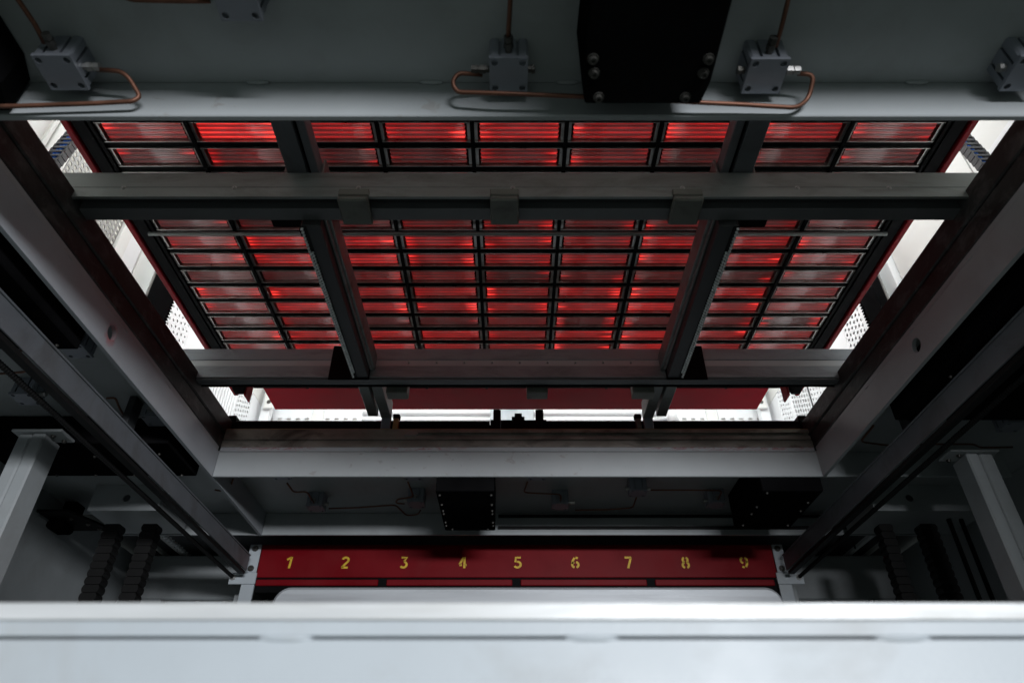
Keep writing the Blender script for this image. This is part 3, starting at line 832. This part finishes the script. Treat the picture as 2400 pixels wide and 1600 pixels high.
for (px, py, lb, ft) in ((176, 822, 'grey cylinder in left channel between the red-tinged hole and the rail', ((LF, .014, 'zinc'), (FA, .012, 'brass'))),
                         (60, 935, 'grey cylinder in left channel outside the rail above the left post', ((RT, .016, 'zinc'), (FA, .014, 'zinc'))),
                         (362, 985, 'grey cylinder in left channel near the corner of the far beam', ((LF, .016, 'zinc'), (NR, .010, 'zinc'))),
                         (2140, 968, 'grey cylinder in right channel near the corner of the far beam', ((LF, .008, 'zinc'),)),
                         (2372, 1000, 'grey cylinder in right channel outside the rail above the right post', ((FA, .008, 'zinc'),))):
    p = PZ(px, py, 1.09); cylinder(p[0], p[1], lb, fit=ft)

# ------------------------------------------------------------------ copper pipes
def S(pts): return [PZ(x * 1.0204, y * 1.0204, z) for x, y, z in pts]


def pipe(pts, label, r=.0042, fr=.022):
    return tag(tube('copper_pipe', pts, r, 'copper', None, fr), label, 'pipe', 'copper pipes feeding the cylinders')


pipe(S([(102, 100, 1.108), (84, 62, 1.112), (28, -20, 1.116), (-10, -60, 1.12)]), 'copper pipe rising from cylinder beside the black box in front channel')
pipe(S([(222, 160, 1.106), (288, 164, 1.10), (322, 222, 1.075), (305, 233, 1.062), (210, 238, 1.058), (40, 244, 1.052), (-60, 245, 1.05)]), 'copper pipe loop from bright fitting passing behind black box')
pipe(S([(482, 3, 1.110), (400, 3, 1.110), (300, 0, 1.11), (270, -14, 1.11), (255, -60, 1.112)]), 'copper pipe running sideways from the set back cylinder')
pipe(S([(1166, 100, 1.108), (1170, 40, 1.112), (1174, -40, 1.118)]), 'straight copper pipe rising from cylinder left of the wide black box')
pipe(S([(1108, 172, 1.106), (1052, 168, 1.10), (1038, 190, 1.085), (1050, 212, 1.070), (1130, 214, 1.062), (1340, 222, 1.058), (1480, 228, 1.056), (1612, 236, 1.052), (1700, 240, 1.052), (1832, 248, 1.050), (1858, 226, 1.072), (1870, 172, 1.10), (1832, 169, 1.106)]), 'long copper pipe looping between two cylinders behind the wide black box')
pipe(S([(1782, 108, 1.108), (1796, 60, 1.112), (1820, -40, 1.118)]), 'slanting copper pipe rising from cylinder right of wide black box')


def C11(pts, z=1.10): return [PZ(500 + x / 3.267, 1040 + y / 3.267, z) for x, y in pts]


def C12(pts, z=1.10): return [PZ(1180 + x / 3.267, 1040 + y / 3.267, z) for x, y in pts]


pipe(C11([(565, 300), (615, 370), (715, 362), (775, 458)]), 'thin kinked copper pipe in far channel above yellow figure one', .0035)
pipe(C11([(885, 493), (1080, 488), (1395, 465), (1480, 548), (1565, 540), (1585, 508)]), 'thin copper pipe joining two cylinders in far channel above yellow figure two', .0035)
pipe(C11([(1490, 290), (1535, 405), (1410, 420), (1395, 452), (1465, 458)]), 'thin hooked copper pipe beside black box in far channel', .0035)
pipe(C12([(183, 290), (155, 372), (440, 385), (436, 468)]), 'thin stepped copper pipe in far channel above yellow figure five', .0035)
pipe(C12([(548, 505), (780, 503), (990, 488), (1018, 408)]), 'thin copper pipe from white fitting in far channel above yellow figure six', .0035)
pipe(C12([(1128, 352), (1400, 352), (1675, 355), (1628, 458)]), 'thin straight copper pipe in far channel above yellow figure eight', .0035)
for pts, lb in (([(0, 1080), (260, 1062), (100, 870), (240, 868)], 'dark copper pipe bent twice in left channel beside the rod'),
                ([(980, 1305), (1060, 1300), (1100, 1400), (1150, 1480)], 'short bent copper pipe in left channel below the rail edge')):
    pipe([PZ(x / 3.92, 600 + y / 3.92, 1.10) for x, y in pts], lb, .0035)
pipe([PZ(1980 + x / 3.564, 980 + y / 3.564, 1.10) for x, y in ((240, 60), (130, 195), (350, 225), (700, 215), (1080, 215), (1130, 245), (1400, 240))], 'dark copper pipe crossing above the rail in right channel', .0035)
pipe(C11([(150, 270), (130, 330), (60, 360), (10, 350)]), 'short curved copper pipe behind the left flange at the far corner', .0035)


# ------------------------------------------------------------------ black guide boxes
def guide_box(poly, z0, label, bolts, z1=1.1490):
    x = sum(p[0] for p in poly) / len(poly); y = sum(p[1] for p in poly) / len(poly)
    t = thing('guide_box', (x, y, z0), label, 'box', 'black guide boxes in the frame channels')
    prism('cover', poly, 'matte_black', t, .003, 'z', z0, z1)
    for p, ax in bolts: bolt(p, ax, t, .0065 if p[1] < 1 else .0038, .009 if p[1] < 1 else .005)
    return t


guide_box([(.103, .10), (.307, .10), (.307, .66), (.299, .704), (.103, .704), (.094, .66)], 1.0, 'wide black guide box hanging over the front flange, bolts along its edges',
          [((.109, .62, 1.0), (0, 0, -1)), ((.113, .645, 1.0), (0, 0, -1)), ((.293, .62, 1.0), (0, 0, -1)), ((.290, .645, 1.0), (0, 0, -1)), ((.125, .690, 1.0), (0, 0, -1)), ((.270, .690, 1.0), (0, 0, -1))])
guide_box([(-1.10, .10), (-.905, .10), (-.905, .700), (-.925, .757), (-1.10, .757)], 1.055, 'black guide box with cut corner beside the cylinder with bright fitting',
          [((-.96, .69, 1.055), (0, 0, -1)), ((-.95, .60, 1.055), (0, 0, -1))])
fb = []
for y in (2.35, 2.44, 2.50, 2.53, 2.62, 2.655):
    fb += [((-.284, y, 1.0), (0, 0, -1)), ((-.096, y, 1.0), (0, 0, -1))]
fb += [((-.262, 2.695, 1.0), (0, 0, -1)), ((-.118, 2.695, 1.0), (0, 0, -1))]
guide_box([(-.296, 2.3135), (-.084, 2.3135), (-.088, 2.712), (-.293, 2.712)][::1], 1.0, 'black guide box in far channel above yellow figure four, bolts down both sides', fb)
fb = [((.905, y, 1.0), (0, 0, -1)) for y in (2.33, 2.46, 2.53, 2.65)] + [((1.085, y, 1.0), (0, 0, -1)) for y in (2.42, 2.50, 2.65)]
guide_box([(.885, 2.3135), (1.105, 2.3135), (1.105, 2.70), (.885, 2.70)], 1.0, 'black guide box in far channel above yellow figure nine', fb)
guide_box([(-1.62, 1.02), (-1.16, 1.02), (-1.16, 1.47), (-1.62, 1.47)], 1.03, 'black guide box in left channel beside the red-tinged flange',
          [((-1.30, 1.20, 1.03), (0, 0, -1)), ((-1.34, 1.20, 1.03), (0, 0, -1)), ((-1.24, 1.44, 1.03), (0, 0, -1)), ((-1.205, 1.45, 1.03), (0, 0, -1))])
guide_box([(-1.80, 2.03), (-1.16, 2.03), (-1.16, 2.289), (-1.80, 2.289)], 1.046, 'black guide box in left channel between post head and far corner',
          [((x, 2.280, 1.046), (0, 0, -1)) for x in (-1.66, -1.52, -1.38, -1.24, -1.21)] + [((-1.25, 2.10, 1.046), (0, 0, -1)), ((-1.22, 2.11, 1.046), (0, 0, -1)), ((-1.45, 2.13, 1.046), (0, 0, -1))])
guide_box([(1.16, 1.10), (1.62, 1.10), (1.62, 1.85), (1.16, 1.85)], 1.03, 'black guide box in right channel beside the bored flange', [((1.25, 1.78, 1.03), (0, 0, -1)), ((1.30, 1.70, 1.03), (0, 0, -1)), ((1.20, 1.60, 1.03), (0, 0, -1))])
for z, lb in ((1.131, 'upper black toothed belt along the far channel'), (1.079, 'lower black toothed belt along the far channel')):
    V, F = boxgeo([(-.08, 1.78, 2.886, 2.8985, z - .005, z + .005)] + [(-.08 + i * .012, -.08 + i * .012 + .006, 2.8835, 2.886, z - .005, z + .005) for i in range(155)])
    tag(mesh('toothed_belt', V, F, 'rubber', None), lb, 'belt')

# ------------------------------------------------------------------ rails, rods, hanging chains at both sides
for sg in (-1, 1):
    side = 'red-tinged flange' if sg < 0 else 'right channel'
    def X(a, b): return (min(sg * a, sg * b), max(sg * a, sg * b))
    o = thing('guide_rail', (sg * 1.215, 1.8, .94), 'grey steel guide rail running below the flange with the %s' % ('red-tinged hole' if sg < 0 else 'clean round hole'), 'rail')
    box('web', (*X(1.200, 1.206), .20, 3.06, .945, 1.010), 'railgrey', o, .001)
    box('flange', (*X(1.196, 1.26), .20, 3.06, 1.0105, 1.0165), 'railgrey', o, .001)
    box('belt_cover', (*X(1.2065, 1.232), .20, 3.06, .930, .9440), 'rubber', o, .001)
    for y in (.25, 1.9): box('hanger', (*X(1.236, 1.258), y, y + .05, 1.017, 1.1490), 'dark', o, .001)
    o = thing('threaded_rod', (sg * 1.285, 1.8, .93), 'dark threaded rod bolted to the bracket at the %s end of the red drawer' % ('brightly lit' if sg < 0 else 'shaded'), 'rod')
    prof = []
    for i in range(290): prof += [(i * .0096, .0068), (i * .0096 + .0048, .0088)]
    xr = -1.275 if sg < 0 else 1.270
    lathe('rod', prof, (xr, .34, .932), (0, 1, 0), 'rubber', o, 8)
    lathe('end_nut', [(0, .014), (.012, .014), (.012, .009), (.02, .009)], (xr, 3.119, .932), (0, -1, 0), 'zinc', o, 8)

    o = thing('chain_box', (sg * 1.57, 2.7, 1.04), 'pale round-holed box above two dark chains, %s' % ('in line with the motor bracket' if sg < 0 else 'in front of the guide rods'), 'box')
    a, b_ = (1.432, 1.712) if sg < 0 else (1.423, 1.88)
    lo, hi = X(a, b_); xc = sg * 1.572 if sg < 0 else 1.581
    plate_holes('front_plate', [lo, xc - .03, xc + .03, hi], [1.040, 1.1490], lambda i, j: ((xc, 1.0935, .0150, .0150) if i == 1 else None), lambda u, v, w_: (u, 2.60 + w_, v), .006, 'grey', o, n=20)
    box('bottom_plate', (lo, hi, 2.6065, 2.86, 1.040, 1.046), 'grey', o, .001)
    for xs_ in (lo, hi - .005): box('side_plate', (xs_, xs_ + .005, 2.6065, 2.86, 1.0465, 1.149), 'grey', o, 0)
    for k_, xx in enumerate(((1.595, 1.660), (1.445, 1.508)) if sg < 0 else ((1.455, 1.510), (1.620, 1.688))):
        lo, hi = X(*xx)
        cable_chain('hanging_chain', lo, hi, 2.66, 2.71, 1.04 - 26 * .030, 1.039, .030,
                    'dark chain below the pale box, %s' % (('next to the motor bracket' if k_ == 0 else 'next to the brightly lit end of the red drawer') if sg < 0 else ('next to the shaded end of the red drawer' if k_ == 0 else 'next to the guide rods')), sg, 0.0, False, 'dark chains hanging under the pale boxes')
for k_, x in enumerate((1.765, 1.815)):
    tag(lathe('guide_rod', [(0, .009), (FL * -1 + 1.04, .009)], (x, 2.69, FL), (0, 0, 1), 'rubber', None, 10, True), 'thin dark vertical guide rod, %s of the pair behind the right post' % ('inner' if k_ == 0 else 'outer'), 'rod')
# dark motor bracket near the left post
o = thing('motor_bracket', (-1.82, 2.75, 1.0), 'black bolted motor bracket behind the left post', 'bracket')
prism('plate', [(-1.93, 2.62), (-1.80, 2.62), (-1.735, 2.80), (-1.735, 2.84), (-1.93, 2.84)], 'black', o, .002, 'z', 1.045, 1.055)
box('motor', (-1.93, -1.86, 2.70, 2.80, 1.01, 1.0445), 'matte_black', o, .01)
for p in ((-1.83, 2.70), (-1.77, 2.815), (-1.79, 2.76)): bolt((*p, 1.045), (0, 0, -1), o, .006, .006)
box('stem', (-1.93, -1.88, 2.77, 2.84, 1.0555, 1.149), 'matte_black', o, 0)

# ------------------------------------------------------------------ lower heater drawer front with the figures
lh = thing('lower_heater', (0, 3.2, FL), 'red lower heater drawer front with stencilled yellow figures 1 to 9', 'heater')
box('front_panel', (-1.176, 1.180, 3.120, 3.128, .934, 1.083), 'red', lh, .002)
box('drawer_body', (-1.17, 1.17, 3.1285, 3.44, .87, 1.075), 'black', lh, 0)
for (x0, x1) in ((-1.172, -.622), (-.584, -.019), (.019, .586), (.624, 1.160)):
    box('lower_strip', (x0, x1, 3.1195, 3.128, .898, .9255), 'red', lh, .003)
for sg in (-1, 1):
    def X(a, b): return (min(sg * a, sg * b), max(sg * a, sg * b))
    e = box('upright_bracket', (*X(1.1765 if sg < 0 else 1.1805, 1.2295), 3.113, 3.1195, .9545, 1.083), 'pale', lh, .002)
    for z, dx in ((1.063, 1.203), (.972, 1.204)): bolt((sg * dx, 3.113, z), (0, -1, 0), e, .010, .010)
    box('foot_bracket', (*X(1.171, 1.291), 3.110, 3.1185, .902, .9535), 'pale', lh, .002)
    box('leg', (*X(1.173, 1.232), 3.112, 3.125, FL, .9015), 'pale', lh, .002)
    box('back_leg', (*X(1.10, 1.16), 3.36, 3.42, FL, .869), 'dark', lh, .002)


def arc(cx, cz, rx, rz, a0, a1, n=14):
    return [(cx + rx * math.cos(math.radians(a0 + (a1 - a0) * i / n)), cz + rz * math.sin(math.radians(a0 + (a1 - a0) * i / n))) for i in range(n + 1)]


# strokes in a 1 x 1.5 box
DG = {1: [[(.12, 1.12), (.62, 1.44)], [(.66, 1.5), (.52, 0)]],
      2: [arc(.5, 1.08, .36, .34, 165, -35) + [(.42, .45), (.14, .10)], [(.10, .09), (.88, .09)]],
      3: [[(.14, 1.41), (.84, 1.41), (.48, .90)], arc(.46, .47, .38, .38, 85, -150)],
      4: [[(.60, 1.46), (.12, .50)], [(.10, .42), (.42, .42)], [(.72, 1.5), (.72, 0)], [(.80, .42), (.98, .42)]],
      5: [[(.86, 1.41), (.24, 1.41), (.20, .80)], arc(.44, .48, .40, .38, 95, -150)],
      6: [arc(.52, .46, .38, .38, 110, 250) , arc(.52, .46, .38, .38, -70, 75), [(.13, .55), (.22, 1.0), (.46, 1.38)], [(.60, 1.44), (.86, 1.30)]],
      7: [[(.10, 1.41), (.92, 1.41)], [(.84, 1.34), (.42, 0)]],
      8: [arc(.5, 1.10, .30, .32, 110, 250), arc(.5, 1.10, .30, .32, 70, -70), arc(.5, .42, .38, .36, 110, 250), arc(.5, .42, .38, .36, 70, -70)],
      9: [arc(.48, 1.04, .38, .38, 70, -60), arc(.48, 1.04, .38, .38, 110, 250), [(.86, .95), (.78, .50), (.60, .16)], [(.42, .08), (.16, .22)]]}


def ribbon(pts, t):
    L, R = [], []
    for i, p in enumerate(pts):
        a = pts[max(0, i - 1)]; b = pts[min(len(pts) - 1, i + 1)]
        dx, dz = b[0] - a[0], b[1] - a[1]; l = math.hypot(dx, dz) or 1
        L.append((p[0] - dz / l * t, p[1] + dx / l * t)); R.append((p[0] + dz / l * t, p[1] - dx / l * t))
    return L, R


for d in range(1, 10):
    V, F = [], []; xc = {1: -1.035, 2: -.781, 3: -.513, 4: -.245, 5: .007, 6: .268, 7: .511, 8: .772, 9: 1.041}[d]; w_ = .037; h_ = .0515 / 1.5
    for st in DG[d]:
        L, R = ribbon(st, .135); b_ = len(V)
        for (l, r) in zip(L, R):
            for (u, v) in (l, r): V.append((xc + (u - .5) * w_, 3.1192, .975 + v * h_))
        for i in range(len(st) - 1): F.append((b_ + 2 * i, b_ + 2 * i + 1, b_ + 2 * i + 3, b_ + 2 * i + 2))
    # thin paint layer: back it with thickness
    n = len(V); V += [(x, 3.1198, z) for x, y, z in V]; F += [tuple(n + i for i in f[::-1]) for f in F]
    tag(mesh('stencilled_figure', V, F, 'yellow', lh), 'yellow stencilled figure %d' % d)

# ------------------------------------------------------------------ aluminium mould box and the near beam
def rrect(x0, x1, z0, z1, r):
    P = [(x0, z0), (x1, z0)]
    for i in range(9): a = i / 8 * math.pi / 2; P.append((x1 - r + r * math.cos(a), z1 - r + r * math.sin(a)))
    for i in range(9): a = math.pi / 2 + i / 8 * math.pi / 2; P.append((x0 + r + r * math.cos(a), z1 - r + r * math.sin(a)))
    return P


o = thing('mould_box', (.04, 2.8, FL), 'brushed aluminium mould box with rounded upper corners in front of the red drawer', 'mould')
mb = prism('box', rrect(-.905, .985, .05, .744, .062), 'mould', o, .010, 'y', 2.60, 3.05)
box('table', (-.85, .93, 2.62, 3.03, -.05, .0495), 'dark', o, .004)
for x in (-.80, .82):
    for y in (2.66, 2.94): box('leg', (x, x + .06, y, y + .06, FL, -.0505), 'dark', o, .003)

nb = thing('near_beam', (0, .6, FL), 'pale painted beam edged with bright aluminium along the machine front', 'beam')
box('face', (-1.65, 1.65, .550, .562, -.25, .1186), 'pale', nb, .0008)
box('core', (-1.65, 1.65, .5625, .70, -.25, .1200), 'dark', nb, 0)
box('ledge', (-1.65, 1.65, .551, .70, .1210, .1322), 'pale', nb, .0008)
box('aluminium_strip', (-1.65, 1.65, .550, .70, .1326, .1455), 'alu_bright', nb, .0008)
for a, b_ in ((585, 722), (1290, 1425), (2002, 2145)):
    xa = PY(a * 1.0204, 1494, .55)[0]; xb = PY(b_ * 1.0204, 1494, .55)[0]
    bead(((xa + xb) / 2, .5512, .1193), (xb - xa) / 2, .0035, .0030, nb, 'pale')
for sg in (-1, 1):
    box('leg', (sg * 1.5 - .04, sg * 1.5 + .04, .58, .68, FL, -.2505), 'grey', nb, .004)
